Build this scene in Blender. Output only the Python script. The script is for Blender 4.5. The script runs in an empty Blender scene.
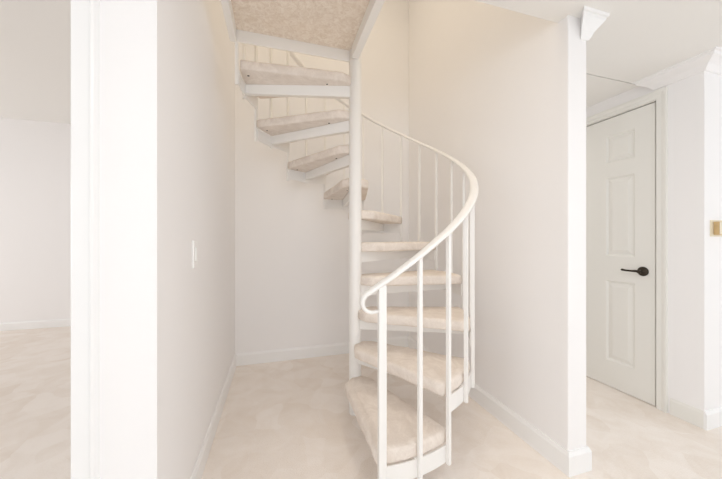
import bpy, bmesh, math, random
from mathutils import Vector, Matrix
random.seed(7)
S = bpy.context.scene
COL = S.collection
PI = math.pi

# ------------------------------------------------------------------ camera
cam_d = bpy.data.cameras.new('camera')
cam = bpy.data.objects.new('camera', cam_d)
COL.objects.link(cam)
YAW = 0.2851
cam.location = (0, 0, 1.25)
cam.rotation_euler = (PI / 2, 0, -YAW)
cam_d.sensor_fit = 'HORIZONTAL'
cam_d.sensor_width = 36.0
cam_d.lens = 289.77 / 722 * 36.0
cam_d.clip_start = 0.05
S.camera = cam

# ------------------------------------------------------------------ world, lights, exposure
W = bpy.data.worlds.new('world')
S.world = W
W.use_nodes = True
bg = W.node_tree.nodes['Background']
bg.inputs[0].default_value = (0.93, 0.96, 1.0, 1)
bg.inputs[1].default_value = 1.0

def area(name, loc, target, sx, sy, power, color):
    d = bpy.data.lights.new(name, 'AREA')
    d.shape = 'RECTANGLE'; d.size = sx; d.size_y = sy
    d.energy = power; d.color = color
    o = bpy.data.objects.new(name, d)
    o.location = loc
    o.rotation_euler = (Vector(target) - Vector(loc)).to_track_quat('-Z', 'Y').to_euler()
    COL.objects.link(o)
    return o

# daylight through the wide window in the wall behind the camera plus side fills added to brighten the niche walls
area('daylight_rear', (-0.4, -3.9, 1.6), (-0.4, 0, 1.6), 4.0, 1.5, 68, (0.82, 0.91, 1.0))
area('side_fill_right', (5.58, -1.5, 1.45), (0, -1.5, 1.45), 3.1, 1.8, 52, (0.82, 0.91, 1.0))
area('side_fill_left', (-5.98, -1.5, 1.45), (0, -1.5, 1.45), 3.1, 1.8, 50, (0.82, 0.91, 1.0))
# unseen fill in an added window, lighting the room on the left
area('left_room_fill', (-5.9, 3.0, 1.4), (-3.0, 3.2, 1.1), 2.3, 1.7, 48, (0.97, 0.975, 0.98))
# warm ceiling lamp of the upper floor, over the stair opening
up = area('upper_lamp', (0.5, 1.75, 4.9), (0.55, 2.1, 0), 1.5, 1.5, 22, (1.0, 0.87, 0.68))
up.data.spread = math.radians(120)
# unseen overhead fill added to brighten the niche floor and lower treads
area('room_fill', (0.55, -0.15, 2.42), (0.55, -0.15, 0), 0.6, 0.6, 17, (1.0, 0.95, 0.93))
# unseen overhead fill added to brighten the hallway and its door
area('hall_fill', (2.15, 2.9, 2.38), (2.15, 2.9, 0), 0.4, 0.4, 7, (1.0, 0.93, 0.82))

S.view_settings.view_transform = 'Standard'
S.view_settings.look = 'None'
S.view_settings.gamma = 1.0
S.view_settings.use_curve_mapping = False
S.view_settings.exposure = -0.55
S.cycles.diffuse_bounces = 8
S.cycles.max_bounces = 14

# ------------------------------------------------------------------ materials
def mat(name, color, rough=0.6, bump=None, vary=None, metallic=0.0, spec=None):
    m = bpy.data.materials.new(name)
    m.use_nodes = True
    nt = m.node_tree
    b = nt.nodes['Principled BSDF']
    b.inputs['Base Color'].default_value = (*color, 1)
    b.inputs['Roughness'].default_value = rough
    b.inputs['Metallic'].default_value = metallic
    if spec is not None:
        b.inputs['Specular IOR Level'].default_value = spec
    tc = nt.nodes.new('ShaderNodeTexCoord')
    if vary:
        scale, amt = vary
        n = nt.nodes.new('ShaderNodeTexNoise')
        n.inputs['Scale'].default_value = scale
        n.inputs['Detail'].default_value = 6
        nt.links.new(tc.outputs['Object'], n.inputs['Vector'])
        r = nt.nodes.new('ShaderNodeValToRGB')
        r.color_ramp.elements[0].position = 0.3
        r.color_ramp.elements[1].position = 0.7
        r.color_ramp.elements[0].color = (*[c * (1 - amt) for c in color], 1)
        r.color_ramp.elements[1].color = (*[min(1, c * (1 + amt)) for c in color], 1)
        nt.links.new(n.outputs['Fac'], r.inputs['Fac'])
        nt.links.new(r.outputs['Color'], b.inputs['Base Color'])
    if bump:
        scale, st = bump
        n2 = nt.nodes.new('ShaderNodeTexNoise')
        n2.inputs['Scale'].default_value = scale
        n2.inputs['Detail'].default_value = 4
        nt.links.new(tc.outputs['Object'], n2.inputs['Vector'])
        bp = nt.nodes.new('ShaderNodeBump')
        bp.inputs['Strength'].default_value = st
        bp.inputs['Distance'].default_value = 0.004
        nt.links.new(n2.outputs['Fac'], bp.inputs['Height'])
        nt.links.new(bp.outputs['Normal'], b.inputs['Normal'])
    return m

def carpet_mat(name, light, dark, marks=True, scale=9.0):
    m = bpy.data.materials.new(name)
    m.use_nodes = True
    nt = m.node_tree
    L = nt.links.new
    b = nt.nodes['Principled BSDF']
    b.inputs['Roughness'].default_value = 0.95
    b.inputs['Specular IOR Level'].default_value = 0.1
    tc = nt.nodes.new('ShaderNodeTexCoord')
    n = nt.nodes.new('ShaderNodeTexNoise')
    n.inputs['Scale'].default_value = 4.0 if marks else scale
    n.inputs['Detail'].default_value = 7
    n.inputs['Roughness'].default_value = 0.6
    n.inputs['Distortion'].default_value = 1.3
    L(tc.outputs['Object'], n.inputs['Vector'])
    fine = nt.nodes.new('ShaderNodeTexNoise')
    fine.inputs['Scale'].default_value = 90
    fine.inputs['Detail'].default_value = 3
    L(tc.outputs['Object'], fine.inputs['Vector'])
    mx = nt.nodes.new('ShaderNodeMath'); mx.operation = 'MULTIPLY_ADD'
    mx.inputs[1].default_value = 0.25
    L(fine.outputs['Fac'], mx.inputs[0]); L(n.outputs['Fac'], mx.inputs[2])
    src = mx.outputs[0]
    if marks:                                   # pile brushed one way and the other by the vacuum cleaner
        warp = nt.nodes.new('ShaderNodeTexNoise')
        warp.inputs['Scale'].default_value = 3.0
        L(tc.outputs['Object'], warp.inputs['Vector'])
        vm = nt.nodes.new('ShaderNodeVectorMath'); vm.operation = 'MULTIPLY_ADD'
        vm.inputs[1].default_value = (0.3, 0.22, 0.0)
        L(warp.outputs['Color'], vm.inputs[0]); L(tc.outputs['Object'], vm.inputs[2])
        v = nt.nodes.new('ShaderNodeTexVoronoi')
        v.inputs['Scale'].default_value = 5.0
        L(vm.outputs[0], v.inputs['Vector'])
        sp = nt.nodes.new('ShaderNodeSeparateColor')
        L(v.outputs['Color'], sp.inputs['Color'])
        m2 = nt.nodes.new('ShaderNodeMath'); m2.operation = 'MULTIPLY_ADD'
        m2.inputs[1].default_value = 0.30
        L(sp.outputs[0], m2.inputs[0]); L(src, m2.inputs[2])
        src = m2.outputs[0]
    r = nt.nodes.new('ShaderNodeValToRGB')
    r.color_ramp.elements[0].position = 0.50
    r.color_ramp.elements[1].position = 0.95 if marks else 0.78
    r.color_ramp.elements[0].color = (*dark, 1)
    r.color_ramp.elements[1].color = (*light, 1)
    L(src, r.inputs['Fac'])
    L(r.outputs['Color'], b.inputs['Base Color'])
    n2 = nt.nodes.new('ShaderNodeTexNoise')
    n2.inputs['Scale'].default_value = 160
    n2.inputs['Detail'].default_value = 3
    L(tc.outputs['Object'], n2.inputs['Vector'])
    bp = nt.nodes.new('ShaderNodeBump')
    bp.inputs['Strength'].default_value = 0.45
    bp.inputs['Distance'].default_value = 0.006
    L(n2.outputs['Fac'], bp.inputs['Height'])
    L(bp.outputs['Normal'], b.inputs['Normal'])
    return m

M_WALL = mat('wall_paint', (0.918, 0.905, 0.903), 0.7, bump=(120, 0.08))
M_TRIM = mat('trim_paint', (0.91, 0.908, 0.905), 0.35)
M_CEIL = mat('ceiling_paint', (0.90, 0.89, 0.865), 0.85, bump=(60, 0.1))
M_UP = mat('upper_wall_paint', (0.918, 0.905, 0.903), 0.7)
M_CARPET = carpet_mat('floor_carpet', (0.95, 0.89, 0.835), (0.865, 0.785, 0.71))
M_TREAD = carpet_mat('tread_carpet', (0.89, 0.815, 0.745), (0.78, 0.70, 0.63), marks=False)
M_PANEL = carpet_mat('landing_underside', (0.95, 0.87, 0.78), (0.80, 0.70, 0.60), marks=False, scale=26)
M_STEEL = mat('white_painted_steel', (0.90, 0.885, 0.86), 0.3)
M_DOOR = mat('door_paint', (0.85, 0.84, 0.80), 0.45)
M_BRONZE = mat('dark_bronze', (0.055, 0.045, 0.035), 0.3, metallic=0.85)
M_PLASTIC = mat('switch_plastic', (0.94, 0.935, 0.92), 0.35)
M_TAN = mat('tan_casing', (0.62, 0.44, 0.22), 0.4, vary=(25, 0.12))
M_CREAM = mat('cream_surface', (0.80, 0.72, 0.55), 0.4)
M_STAPLE = mat('dark_staple', (0.05, 0.045, 0.04), 0.5, metallic=0.5)

# ------------------------------------------------------------------ mesh helpers
def add_box(bm, x0, x1, y0, y1, z0, z1, mtx=None):
    vs = [bm.verts.new((x, y, z)) for z in (z0, z1) for x, y in ((x0, y0), (x1, y0), (x1, y1), (x0, y1))]
    for f in ((3, 2, 1, 0), (4, 5, 6, 7), (0, 1, 5, 4), (1, 2, 6, 5), (2, 3, 7, 6), (3, 0, 4, 7)):
        bm.faces.new([vs[i] for i in f])
    if mtx is not None:
        bmesh.ops.transform(bm, matrix=mtx, verts=vs)
    return vs

def link(name, bm, m, parent=None, smooth=False, bevel=0.0, origin=None):
    bmesh.ops.recalc_face_normals(bm, faces=bm.faces[:])
    if origin is not None:
        bmesh.ops.translate(bm, vec=-Vector(origin), verts=bm.verts[:])
    me = bpy.data.meshes.new(name)
    bm.to_mesh(me); bm.free()
    me.materials.append(m)
    if smooth:
        for p in me.polygons: p.use_smooth = True
    o = bpy.data.objects.new(name, me)
    COL.objects.link(o)
    if origin is not None: o.location = origin
    if parent: o.parent = parent
    if bevel:
        md = o.modifiers.new('bevel', 'BEVEL')
        md.width = bevel; md.segments = 2; md.limit_method = 'ANGLE'; md.angle_limit = math.radians(40)
    return o

def struct(name, boxes, m, bevel=0.0):
    bm = bmesh.new()
    for b in boxes: add_box(bm, *b)
    o = link(name, bm, m, bevel=bevel)
    o['kind'] = 'structure'
    return o

def prism(bm, prof, axis, a0, a1):
    """prof: closed list of 2D points; axis 'x' -> (y,z), 'y' -> (x,z), 'z' -> (x,y)"""
    def P(p, a):
        return {'x': (a, p[0], p[1]), 'y': (p[0], a, p[1]), 'z': (p[0], p[1], a)}[axis]
    A = [bm.verts.new(P(p, a0)) for p in prof]
    B = [bm.verts.new(P(p, a1)) for p in prof]
    n = len(prof)
    bm.faces.new(A); bm.faces.new(B[::-1])
    for i in range(n):
        bm.faces.new((A[i], A[(i + 1) % n], B[(i + 1) % n], B[i]))

def add_tube(bm, pts, rad, n=16, cap=True):
    """round tube through 3D points (radius number or list)"""
    rings = []
    up = Vector((0, 0, 1))
    for i, p in enumerate(pts):
        p = Vector(p)
        t = (Vector(pts[min(i + 1, len(pts) - 1)]) - Vector(pts[max(i - 1, 0)])).normalized()
        a = t.cross(up)
        if a.length < 1e-3: a = Vector((1, 0, 0))
        a.normalize(); b = a.cross(t)
        r = rad[i] if isinstance(rad, (list, tuple)) else rad
        rings.append([bm.verts.new(p + a * r * math.cos(2 * PI * k / n) + b * r * math.sin(2 * PI * k / n)) for k in range(n)])
    for i in range(len(rings) - 1):
        for k in range(n):
            bm.faces.new((rings[i][k], rings[i][(k + 1) % n], rings[i + 1][(k + 1) % n], rings[i + 1][k]))
    if cap:
        bm.faces.new(rings[0]); bm.faces.new(rings[-1][::-1])

# ------------------------------------------------------------------ the setting
XL, XR, YB = -0.390, 1.493, 3.105          # niche: wall faces (baseboards stand 15 mm proud)
YF = 1.17                                  # front plane of the walls
YFL = 1.145
ZC, ZT = 2.446, 2.66                       # ceiling, upper floor level
YO = 1.231                                 # front edge of the stair opening
XH = 2.71                                  # hallway wall with the door
XR2 = 1.626                                # hallway face of the wall right of the stair
ZU = 5.0

fl = struct('floor', [(-6.0, 5.6, -4.2, 6.0, -0.1, 0.0)], M_CARPET)
struct('wall_left', [(-0.622, XL, YFL, YB, 0, ZU)], M_WALL)
struct('wall_back', [(-0.622, XR2, YB, YB + 0.15, 0, ZU)], M_WALL)
struct('wall_right', [(XR, XR2, YF, YB, 0, ZU)], M_WALL, bevel=0.006)
struct('wall_upper', [(-0.622, XR2, -1.2, -1.05, ZT, ZU), (-0.622, -0.455, -1.05, YFL, ZT, ZU), (XR, XR2, -1.05, YF, ZT, ZU)], M_UP)
struct('ceiling_upper', [(-0.622, XR2, -1.2, YB + 0.15, ZU, ZU + 0.1)], M_CEIL)
# lower ceiling / upper floor slab with the stair opening; thin panel joint across the hallway
YJ = 1.545
struct('ceiling', [(-6.0, 5.6, -4.2, YFL, ZC, ZT), (XL, XR, YFL, YO, ZC, ZT), (XR2, 5.6, YFL, YJ, ZC, ZT),
                   (XR2, XH, YJ + 0.008, 4.3, ZC, ZT), (XR2, XH, YJ, YJ + 0.008, ZC + 0.02, ZT), (XR, XR2, YFL, YF, ZC, ZT)], M_CEIL)
# room behind the camera
struct('wall_rear', [(-6.0, 5.6, -4.35, -4.2, 0, 0.3), (-6.0, -2.4, -4.35, -4.2, 0.3, 2.38), (3.6, 5.6, -4.35, -4.2, 0.3, 2.38),
                     (-6.0, 5.6, -4.35, -4.2, 2.38, ZT)], M_WALL)
wf = bmesh.new()
for x in (-2.4, -0.42, 1.56, 3.54):
    add_box(wf, x, x + 0.06, -4.30, -4.24, 0.3, 2.38)
add_box(wf, -2.4, 3.6, -4.30, -4.24, 0.3, 0.36); add_box(wf, -2.4, 3.6, -4.30, -4.24, 2.32, 2.38)
o = link('window_1', wf, M_TRIM); o['kind'] = 'structure'
def windowed_wall(x0, x1, y0, y1, z1, holes):
    out = []; y = y0
    for a, b, c, d in holes:
        out += [(x0, x1, y, a, 0, z1), (x0, x1, a, b, 0, c), (x0, x1, a, b, d, z1)]
        y = b
    return out + [(x0, x1, y, y1, 0, z1)]
HL = [(-3.1, 0.1, 0.5, 2.4), (1.8, 4.2, 0.5, 2.3)]
struct('wall_rear_side', windowed_wall(-6.15, -6.0, -4.2, 6.0, 3.02, HL) + windowed_wall(5.6, 5.75, -4.2, 1.337, ZT, HL[:1]), M_WALL)
for n_, (x_, (a, b, c, d)) in enumerate(((-6.1, HL[0]), (-6.1, HL[1]), (5.66, HL[0]))):  # unseen windows added around the side and left-room fill lights
    bm = bmesh.new()
    for y_ in (a, (a + b) / 2 - 0.025, b - 0.05):
        add_box(bm, x_, x_ + 0.05, y_, y_ + 0.05, c, d)
    add_box(bm, x_, x_ + 0.05, a, b, c, c + 0.05); add_box(bm, x_, x_ + 0.05, a, b, d - 0.05, d)
    o = link('window_%d' % (n_ + 2), bm, M_TRIM); o['kind'] = 'structure'
# left room seen through the opening
ZLR = 2.92
struct('wall_left_room', [(-6.0, -0.622, 5.2, 5.35, 0, ZLR), (-0.622, -0.455, YB, 5.35, 0, ZLR), (-6.0, -2.3, YFL, YFL + 0.14, 0, ZLR),
                          (-2.3, -0.622, YFL, YFL + 0.14, 2.2, ZLR)], M_WALL)
struct('ceiling_left_room', [(-6.0, -0.455, YFL, 5.35, ZLR, ZLR + 0.1)], M_CEIL)
# hallway
Y0, Y1 = 1.458, 2.293                      # door opening
ZD = 2.275
struct('wall_hall', [(XH, XH + 0.14, 1.197 + 0.14, Y0 - 0.028, 0, ZT), (XH, XH + 0.14, Y1 + 0.028, 4.3, 0, ZT), (XH, XH + 0.14, Y0 - 0.028, Y1 + 0.028, ZD + 0.028, ZT),
                     (XR2, XH + 0.14, 4.2, 4.35, 0, ZT)], M_WALL)
struct('wall_front_right', [(XH, 5.6, 1.197, 1.337, 0, ZT)], M_WALL)

# baseboards: profile with a sloped top edge
def base_prof(h=0.118, t=0.015):
    return [(0, 0), (t, 0), (t, h - 0.02), (t * 0.55, h - 0.006), (t * 0.4, h), (0, h)]
def baseboard(name, axis, at, sgn, a0, a1, m=M_TRIM, h=0.118, t=0.015):
    bm = bmesh.new()
    prism(bm, [(at + sgn * p, z) for p, z in base_prof(h, t)], axis, a0, a1)
    o = link(name, bm, m); o['kind'] = 'structure'
    return o
baseboard('baseboard_left', 'y', XL, 1, YFL + 0.001, YB)
baseboard('baseboard_back', 'x', YB, -1, XL + 0.015, XR - 0.015)
# right baseboard wraps round the wall's end
def loop_board(name, path, m, prof):
    """sweep a (offset,z) profile along a plan polyline; offset to the right-hand side of travel"""
    bm = bmesh.new()
    rings = []
    n = len(path)
    for i, p in enumerate(path):
        p = Vector(p)
        d0 = (Vector(path[i]) - Vector(path[i - 1])).normalized() if i > 0 else None
        d1 = (Vector(path[i + 1]) - Vector(path[i])).normalized() if i < n - 1 else None
        if d0 is None: d0 = d1
        if d1 is None: d1 = d0
        n0 = Vector((d0.y, -d0.x)); n1 = Vector((d1.y, -d1.x))
        mi = (n0 + n1) / (1 + n0.dot(n1))
        rings.append([bm.verts.new((p.x + mi.x * o, p.y + mi.y * o, z)) for o, z in prof])
    k = len(prof)
    for i in range(n - 1):
        for j in range(k):
            bm.faces.new((rings[i][j], rings[i][(j + 1) % k], rings[i + 1][(j + 1) % k], rings[i + 1][j]))
    bm.faces.new(rings[0]); bm.faces.new(rings[-1][::-1])
    o = link(name, bm, m); o['kind'] = 'structure'
    return o
loop_board('baseboard_right', [(XR, YB), (XR, YF), (XR2, YF), (XR2, 4.2)], M_TRIM, base_prof(0.122, 0.016))
baseboard('baseboard_hall', 'y', XH, -1, 1.197, Y0 - 0.09, M_DOOR, 0.118, 0.008)
baseboard('baseboard_front_right', 'x', 1.197, -1, XH - 0.008, 5.6)
baseboard('baseboard_left_room', 'x', 5.2, -1, -6.0, -0.622, M_TRIM, 0.11)

# casing of the opening into the left room
bm = bmesh.new()
prism(bm, [(-0.622, YFL), (-0.622, YFL - 0.010), (-0.618, YFL - 0.013), (-0.572, YFL - 0.015), (-0.569, YFL - 0.021),
           (-0.563, YFL - 0.025), (-0.557, YFL - 0.021), (-0.553, YFL - 0.010), (-0.551, YFL)], 'z', 0, 2.3)
o = link('trim_1', bm, M_TRIM); o['kind'] = 'structure'

# crown moulding block wrapping the wall end, then running along the hallway face
CR = [(0, -0.115), (0.006, -0.112), (0.014, -0.100), (0.022, -0.078), (0.042, -0.050), (0.057, -0.030), (0.060, -0.016), (0.067, -0.014), (0.070, 0.0), (0, 0.0)]
bm = bmesh.new()
def ring_at(fn):
    return [bm.verts.new(fn(o_, ZC + dz)) for o_, dz in CR]
r0 = ring_at(lambda o_, z: (XR2 - 0.045 - 0.075 * (o_ / 0.075) * 1.0, YF - o_, z))       # mitred return on the end face
r1 = ring_at(lambda o_, z: (XR2 + o_, YF - o_, z))
r2 = ring_at(lambda o_, z: (XR2 + o_, 4.2, z))
for a, b in ((r0, r1), (r1, r2)):
    for j in range(len(CR)):
        k = (j + 1) % len(CR)
        bm.faces.new((a[j], a[k], b[k], b[j]))
bm.faces.new(r0); bm.faces.new(r2[::-1])
o = link('trim_2', bm, M_TRIM); o['kind'] = 'structure'
# crown on the hallway wall above the door's left, turning round to the front wall
YH = 1.197
CH = [(0, -0.085), (0.010, -0.083), (0.018, -0.072), (0.034, -0.052), (0.060, -0.034), (0.076, -0.024), (0.082, -0.010), (0.092, -0.008), (0.095, 0.0), (0, 0.0)]
bm = bmesh.new()
RR = [[bm.verts.new(fn(o_, ZC + dz)) for o_, dz in CH] for fn in
      (lambda p, z: (XH - p, 1.452 + p, z), lambda p, z: (XH - p, YH - p, z), lambda p, z: (5.6, YH - p, z))]
for a, b in zip(RR, RR[1:]):
    for j in range(len(CH)):
        k = (j + 1) % len(CH)
        bm.faces.new((a[j], a[k], b[k], b[j]))
bm.faces.new(RR[0]); bm.faces.new(RR[-1][::-1])
o = link('trim_3', bm, M_WALL); o['kind'] = 'structure'

# ---------------------------------------------------------------- door in the hallway
CW = 0.062
bm = bmesh.new()
cp = [(XH, 0.0), (XH - 0.010, 0.0), (XH - 0.012, 0.012), (XH - 0.010, 0.030), (XH - 0.017, 0.046), (XH - 0.017, CW), (XH, CW)]
ya, yb, zt = Y0 - 0.014, Y1 + 0.014, ZD + 0.014
R0 = [bm.verts.new((x, ya - w, 0)) for x, w in cp]
R1 = [bm.verts.new((x, ya - w, zt + w)) for x, w in cp]
R2 = [bm.verts.new((x, yb + w, zt + w)) for x, w in cp]
R3 = [bm.verts.new((x, yb + w, 0)) for x, w in cp]
for a, b in ((R0, R1), (R1, R2), (R2, R3)):
    for j in range(len(cp)):
        k = (j + 1) % len(cp)
        bm.faces.new((a[j], a[k], b[k], b[j]))
bm.faces.new(R0); bm.faces.new(R3[::-1])
# jamb and stop
for (a, b, c, d) in ((Y0 - 0.028, Y0 - 0.009, 0, ZD + 0.028), (Y1 + 0.009, Y1 + 0.028, 0, ZD + 0.028), (Y0 - 0.009, Y1 + 0.009, ZD + 0.008, ZD + 0.028)):
    add_box(bm, XH + 0.0005, XH + 0.139, a, b, c, d)
for (a, b, c, d) in ((Y0 - 0.009, Y0 + 0.012, 0, ZD + 0.008), (Y1 - 0.012, Y1 + 0.009, 0, ZD + 0.008), (Y0, Y1, ZD - 0.012, ZD + 0.008)):
    add_box(bm, XH + 0.052, XH + 0.138, a, b, c, d)
o = link('trim_4', bm, M_DOOR); o['kind'] = 'structure'

bm = bmesh.new()
XD = XH + 0.006
ys = [Y0, 1.586, 1.796, 1.955, 2.165, Y1]
zs = [0.006, 0.225, 0.905, 1.112, 1.775, 1.897, 2.13, ZD]
panels = {(i, j) for i in (1, 3) for j in (1, 3, 5)}
def P(y, z, d): return bm.verts.new((XD + d, y, z))
grid = {}
for i, y in enumerate(ys):
    for j, z in enumerate(zs):
        grid[i, j] = P(y, z, 0)
for i in range(5):
    for j in range(7):
        q = [grid[i, j], grid[i + 1, j], grid[i + 1, j + 1], grid[i, j + 1]]
        if (i, j) not in panels:
            bm.faces.new(q); continue
        prev = q
        for ins, dep in ((0.006, 0.004), (0.014, 0.013), (0.022, 0.013), (0.050, 0.003)):
            cur = [P(ys[i] + ins, zs[j] + ins, dep), P(ys[i + 1] - ins, zs[j] + ins, dep), P(ys[i + 1] - ins, zs[j + 1] - ins, dep), P(ys[i] + ins, zs[j + 1] - ins, dep)]
            for k in range(4):
                bm.faces.new((prev[k], prev[(k + 1) % 4], cur[(k + 1) % 4], cur[k]))
            prev = cur
        bm.faces.new(prev)
add_box(bm, XD + 0.016, XD + 0.040, Y0, Y1, 0.006, ZD)
rim = [grid[0, 0], grid[5, 0], grid[5, 7], grid[0, 7]]
edge = [P(Y0, 0.006, 0.018), P(Y1, 0.006, 0.018), P(Y1, ZD, 0.018), P(Y0, ZD, 0.018)]
def skirt(vs):
    bs = [bm.verts.new((XD + 0.018, v.co.y, v.co.z)) for v in vs]
    for a in range(len(vs) - 1):
        bm.faces.new((vs[a], vs[a + 1], bs[a + 1], bs[a]))
bmesh.ops.delete(bm, geom=edge, context='VERTS')
skirt([grid[i, 0] for i in range(6)]); skirt([grid[5, j] for j in range(8)])
skirt([grid[i, 7] for i in range(5, -1, -1)]); skirt([grid[0, j] for j in range(7, -1, -1)])
door = link('door_1', bm, M_DOOR)
door['kind'] = 'structure'
door['label'] = 'white panelled hallway door with a dark lever handle'
# lever handle
bm = bmesh.new()
hy, hz = 1.532, 1.004
def disc(bm, x0, prof, n=28):
    rings = []
    for dx, r in prof:
        rings.append([bm.verts.new((x0 - dx, hy + r * math.cos(2 * PI * k / n), hz + r * math.sin(2 * PI * k / n))) for k in range(n)])
    for a, b in zip(rings, rings[1:]):
        for k in range(n):
            bm.faces.new((a[k], a[(k + 1) % n], b[(k + 1) % n], b[k]))
    bm.faces.new(rings[0]); bm.faces.new(rings[-1][::-1])
disc(bm, XD, [(0, 0.036), (0.006, 0.036), (0.012, 0.031), (0.015, 0.020), (0.018, 0.013), (0.045, 0.011), (0.056, 0.013), (0.062, 0.010)])
h = link('door_handle', bm, M_BRONZE, door, smooth=True)
h['label'] = 'dark bronze lever handle'
bm = bmesh.new()
lp = [(XD - 0.050, hy - 0.004, hz), (XD - 0.052, hy + 0.02, hz + 0.002), (XD - 0.052, hy + 0.05, hz + 0.001), (XD - 0.050, hy + 0.085, hz + 0.001), (XD - 0.047, hy + 0.113, hz + 0.004), (XD - 0.046, hy + 0.120, hz + 0.005)]
add_tube(bm, lp, [0.010, 0.0095, 0.008, 0.0075, 0.009, 0.006], 14)
link('lever', bm, M_BRONZE, h, smooth=True)

# ------------------------------------------------------------------ the spiral staircase
PX, PY, R = 0.5498, 2.0239, 0.7951
H = 0.2379
TH0, DL = -1.6826, 0.2406
def zbase(n): return n * H - 0.0272        # top of a tread's steel, underside of its carpeted board
CT = 0.066                                 # thickness of the carpeted board
def zrail(k): return 1.050 + 0.1190 * k + 0.012 * min(1.0, k / 1.5)
def ring(r, th): return (PX + r * math.cos(th), PY + r * math.sin(th))

root = bpy.data.objects.new('spiral_staircase', None)
root.location = (PX, PY, 0)
COL.objects.link(root)
root['label'] = 'white steel spiral staircase with carpeted treads around a round centre pole'
root['category'] = 'staircase'
def spart(name, bm, m, parent=root, smooth=False, bevel=0.0, label=None):
    """mesh given in world coordinates, parented with its origin at the pole's foot"""
    bmesh.ops.translate(bm, vec=(-PX, -PY, 0), verts=bm.verts[:])
    o = link(name, bm, m, parent, smooth, bevel)
    if label: o['label'] = label
    return o

# pole 
bm = bmesh.new()
add_tube(bm, [(PX, PY, 0.0), (PX, PY, ZT + 0.03), (PX, PY, ZT + 0.05)], [0.0448, 0.0448, 0.03], 40)
o = spart('pole', bm, M_STEEL, smooth=True)
md = o.modifiers.new('edges', 'EDGE_SPLIT'); md.split_angle = math.radians(50)

# newel post
bm = bmesh.new()
def add_post(bm, th, r, s, z0, z1):
    mt = Matrix.Translation((*ring(r, th), 0)) @ Matrix.Rotation(th, 4, 'Z')
    add_box(bm, -s / 2, s / 2, -s / 2, s / 2, z0, z1, mt)
add_post(bm, TH0, R, 0.035, 0.0, zrail(0) - 0.006)
spart('newel_post', bm, M_STEEL, bevel=0.002)

# balusters
for k in range(1, 21):
    n = (k + 1) // 2
    bm = bmesh.new()
    add_post(bm, TH0 + k * DL, R + 0.001, 0.0195, zbase(n) - 0.096, zrail(k) - 0.006)
    spart('baluster', bm, M_STEEL, bevel=0.0015)

# handrail: helix with a hooked lower end, flattened oval section
pts = []      # (point, side vector, half width, half thickness)
al = math.atan2(0.1190, R * DL)
side0 = Vector((math.cos(TH0), math.sin(TH0), 0))
tang = Vector((-math.sin(TH0), math.cos(TH0), 0))
P0 = Vector((*ring(R, TH0), zrail(0)))
rr = 0.046
Ls = 0.0815
start = P0 - tang * Ls * math.cos(al) - Vector((0, 0, 1)) * Ls * math.sin(al)
# arc, centre lies below-right of the line
hd = PI + al
cen = start + (tang * math.cos(hd + PI / 2) + Vector((0, 0, 1)) * math.sin(hd + PI / 2)) * rr
arc = []
for i in range(0, 25):
    a = hd + (2 * PI + math.radians(8) - hd) * i / 24
    arc.append(cen + (tang * math.cos(a - PI / 2) + Vector((0, 0, 1)) * math.sin(a - PI / 2)) * rr)
last = arc[-1] + (tang * math.cos(math.radians(8)) + Vector((0, 0, 1)) * math.sin(math.radians(8))) * 0.034
tail = [last] + arc[::-1]
for i, p in enumerate(tail):
    f = i / (len(tail) - 1)
    pts.append((p, side0, 0.011 + 0.014 * f, 0.0075 + 0.0043 * f))
for i in range(1, 5):
    p = start.lerp(P0, i / 5)
    pts.append((p, side0, 0.025, 0.0118))
for i in range(0, 161):
    k = 20 * i / 160
    th = TH0 + k * DL
    pts.append((Vector((*ring(R + 0.007 * min(1, k / 2), th), zrail(k))), Vector((math.cos(th), math.sin(th), 0)), 0.025, 0.0118))
bm = bmesh.new()
rings = []
NS = 16
for i, (p, sd, hw, ht) in enumerate(pts):
    t = (pts[min(i + 1, len(pts) - 1)][0] - pts[max(i - 1, 0)][0]).normalized()
    s = (sd - t * sd.dot(t)).normalized()
    u = s.cross(t)
    rg = []
    for j in range(NS):
        a = 2 * PI * j / NS
        ca, sa = math.cos(a), math.sin(a)
        e = 0.75
        rg.append(bm.verts.new(p + s * hw * math.copysign(abs(ca) ** e, ca) + u * ht * math.copysign(abs(sa) ** e, sa)))
    rings.append(rg)
for a, b in zip(rings, rings[1:]):
    for j in range(NS):
        bm.faces.new((a[j], a[(j + 1) % NS], b[(j + 1) % NS], b[j]))
bm.faces.new(rings[0]); bm.faces.new(rings[-1][::-1])
spart('handrail', bm, M_STEEL, smooth=True)

# treads
def offset_poly(poly, d):
    n = len(poly); out = []
    for i in range(n):
        p0, p1, p2 = Vector(poly[i - 1]), Vector(poly[i]), Vector(poly[(i + 1) % n])
        a = (p1 - p0).normalized(); b = (p2 - p1).normalized()
        na = Vector((-a.y, a.x)); nb = Vector((-b.y, b.x))      # inward for CCW
        mi = (na + nb) / max(0.35, 1 + na.dot(nb))
        out.append(p1 + mi * d)
    return out
rc = R - 0.0165
HW = 0.2055
am = math.asin(HW / rc)
def outline():
    pts = [(0.030, -0.046), (0.088, -0.112)]
    for i in range(13):                                       # front edge
        f = i / 12
        pts.append((0.10 + (rc * math.cos(am) - 0.10 - 0.005) * f, -(0.116 + (HW - 0.116) * f)))
    for i in range(1, 12):
        a = -am + 2 * am * i / 12
        pts.append((rc * math.cos(a), rc * math.sin(a)))
    for i in range(12, -1, -1):
        f = i / 12
        pts.append((0.10 + (rc * math.cos(am) - 0.10 - 0.005) * f, (0.090 + (HW - 0.090) * f)))
    pts += [(0.086, 0.086), (0.030, 0.040)]
    return pts
OUT = outline()
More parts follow.
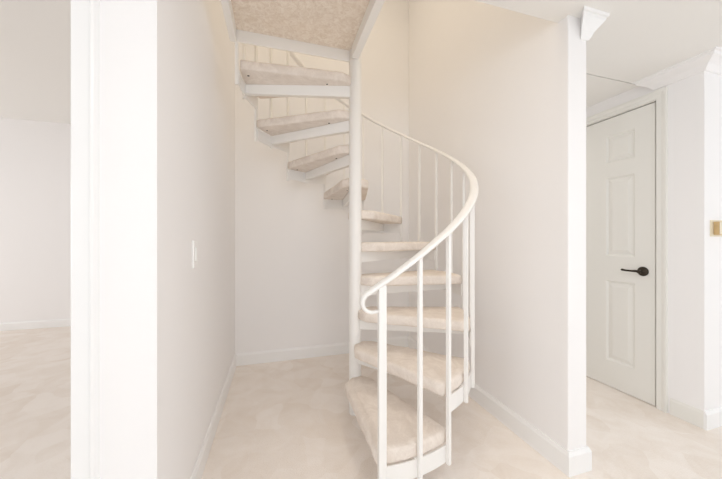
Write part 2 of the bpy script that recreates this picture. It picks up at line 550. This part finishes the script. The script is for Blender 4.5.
def tread_bm(seed):
    rnd = random.Random(seed)
    bm = bmesh.new()
    layers = [(0.010, 0.0), (0.003, 0.004), (0.0, 0.012), (0.0, CT - 0.020), (0.002, CT - 0.011), (0.007, CT - 0.004), (0.014, CT), (0.04, CT + 0.001)]
    rings = []
    wob = [rnd.uniform(-0.0022, 0.0022) for _ in OUT]
    for ins, z in layers:
        q = offset_poly(OUT, ins)
        rings.append([bm.verts.new((p.x, p.y + (wob[i] if 2 <= i < len(OUT) - 2 else 0), z + (rnd.uniform(-0.0015, 0.0015)))) for i, p in enumerate(q)])
    for a, b in zip(rings, rings[1:]):
        for j in range(len(OUT)):
            k = (j + 1) % len(OUT)
            bm.faces.new((a[j], a[k], b[k], b[j]))
    bm.faces.new(rings[0][::-1]); bm.faces.new(rings[-1])
    return bm
for n in range(1, 11):
    c = TH0 + (2 * n - 1) * DL
    mt = Matrix.Rotation(c, 4, 'Z')
    zb = zbase(n)
    tb = tread_bm(n)
    t = link('tread', tb, M_TREAD, root, smooth=True)
    t.location = (0, 0, zb); t.rotation_euler = (0, 0, c)
    t['label'] = 'carpeted tread board'
    # spine
    bm = bmesh.new()
    vs = []
    for x, w, z0 in ((0.036, 0.020, -0.080), (R - 0.016, 0.018, -0.066)):
        vs.append([bm.verts.new((x, -w, z0)), bm.verts.new((x, w, z0)), bm.verts.new((x, w, -0.0005)), bm.verts.new((x, -w, -0.0005))])
    for j in range(4):
        bm.faces.new((vs[0][j], vs[0][(j + 1) % 4], vs[1][(j + 1) % 4], vs[1][j]))
    bm.faces.new(vs[0]); bm.faces.new(vs[1][::-1])
    s = link('support_bar', bm, M_STEEL, t, bevel=0.003); s['label'] = 'white steel support bar'
    # outer fascia plate
    bm = bmesh.new()
    N = 10
    A = []
    for i in range(N + 1):
        a = -DL + 2 * DL * i / N
        q = []
        for r_, z_ in ((R - 0.016, -0.089), (R - 0.0095, -0.089), (R - 0.0095, -0.003), (R - 0.016, -0.003)):
            q.append(bm.verts.new((r_ * math.cos(a), r_ * math.sin(a), z_)))
        A.append(q)
    for a, b in zip(A, A[1:]):
        for j in range(4):
            bm.faces.new((a[j], a[(j + 1) % 4], b[(j + 1) % 4], b[j]))
    bm.faces.new(A[0]); bm.faces.new(A[-1][::-1])
    f = link('fascia_plate', bm, M_STEEL, t); f['label'] = 'white steel outer plate'
    # staples holding the carpet's lower edge
    if n >= 6:
        for x, y in ((0.20, 0.036), (0.72, 0.125)):
            bm = bmesh.new()
            add_box(bm, x - 0.006, x + 0.006, y - 0.004, y + 0.004, -0.003, 0.004)
            link('staple', bm, M_STAPLE, t)

# landing
XA, XB, YA, YBk = -0.285, 0.560, YO + 0.0, 2.030
zb0 = 2.527
bm = bmesh.new()
add_box(bm, XA + 0.012, XB - 0.012, YA, YBk - 0.012, 2.605, ZT)
ld = spart('landing', bm, M_PANEL, label='landing platform with a tan underside')
def lbar(x0, x1, y0, y1):
    bm = bmesh.new()
    add_box(bm, x0, x1, y0, y1, zb0, ZT + 0.002)
    o = spart('frame_bar', bm, M_STEEL, ld, bevel=0.002)
    o['label'] = 'white steel frame bar'
lbar(XA, XA + 0.040, YA, YBk)
lbar(XB - 0.050, XB, YA, PY - 0.045)
lbar(XA + 0.040, PX - 0.03, YBk - 0.012, YBk)

# ------------------------------------------------------------------ small wall things
sw = bpy.data.objects.new('light_switch', None)
sw.location = (XL, 1.612, 1.178); COL.objects.link(sw)
sw['label'] = 'white light switch plate on the wall left of the staircase'
sw['category'] = 'light switch'
bm = bmesh.new()
add_box(bm, 0, 0.009, -0.038, 0.038, -0.067, 0.067)
link('cover_plate', bm, M_PLASTIC, sw, bevel=0.003)
bm = bmesh.new()
add_box(bm, 0.009, 0.014, -0.017, 0.017, -0.034, 0.034)
link('rocker', bm, M_PLASTIC, sw, bevel=0.002)

fx = bpy.data.objects.new('wall_box', None)
fx.location = (2.838, 1.197, 1.325); COL.objects.link(fx)
fx['label'] = 'small tan box mounted on the bright wall at the right edge'
fx['category'] = 'wall box'
bm = bmesh.new()
add_box(bm, -0.070, 0.070, -0.004, 0, -0.055, 0.055)  # flat cream rectangle behind the casing, reaching past its edges
link('cream_backing', bm, M_CREAM, fx, bevel=0.002)
bm = bmesh.new()
add_box(bm, -0.040, 0.040, -0.030, -0.004, -0.044, 0.044)
link('casing', bm, M_TAN, fx, bevel=0.003)
bm = bmesh.new()
add_box(bm, -0.037, 0.037, -0.034, -0.030, -0.040, 0.040)
link('front_cover', bm, M_CREAM, fx, bevel=0.0015)
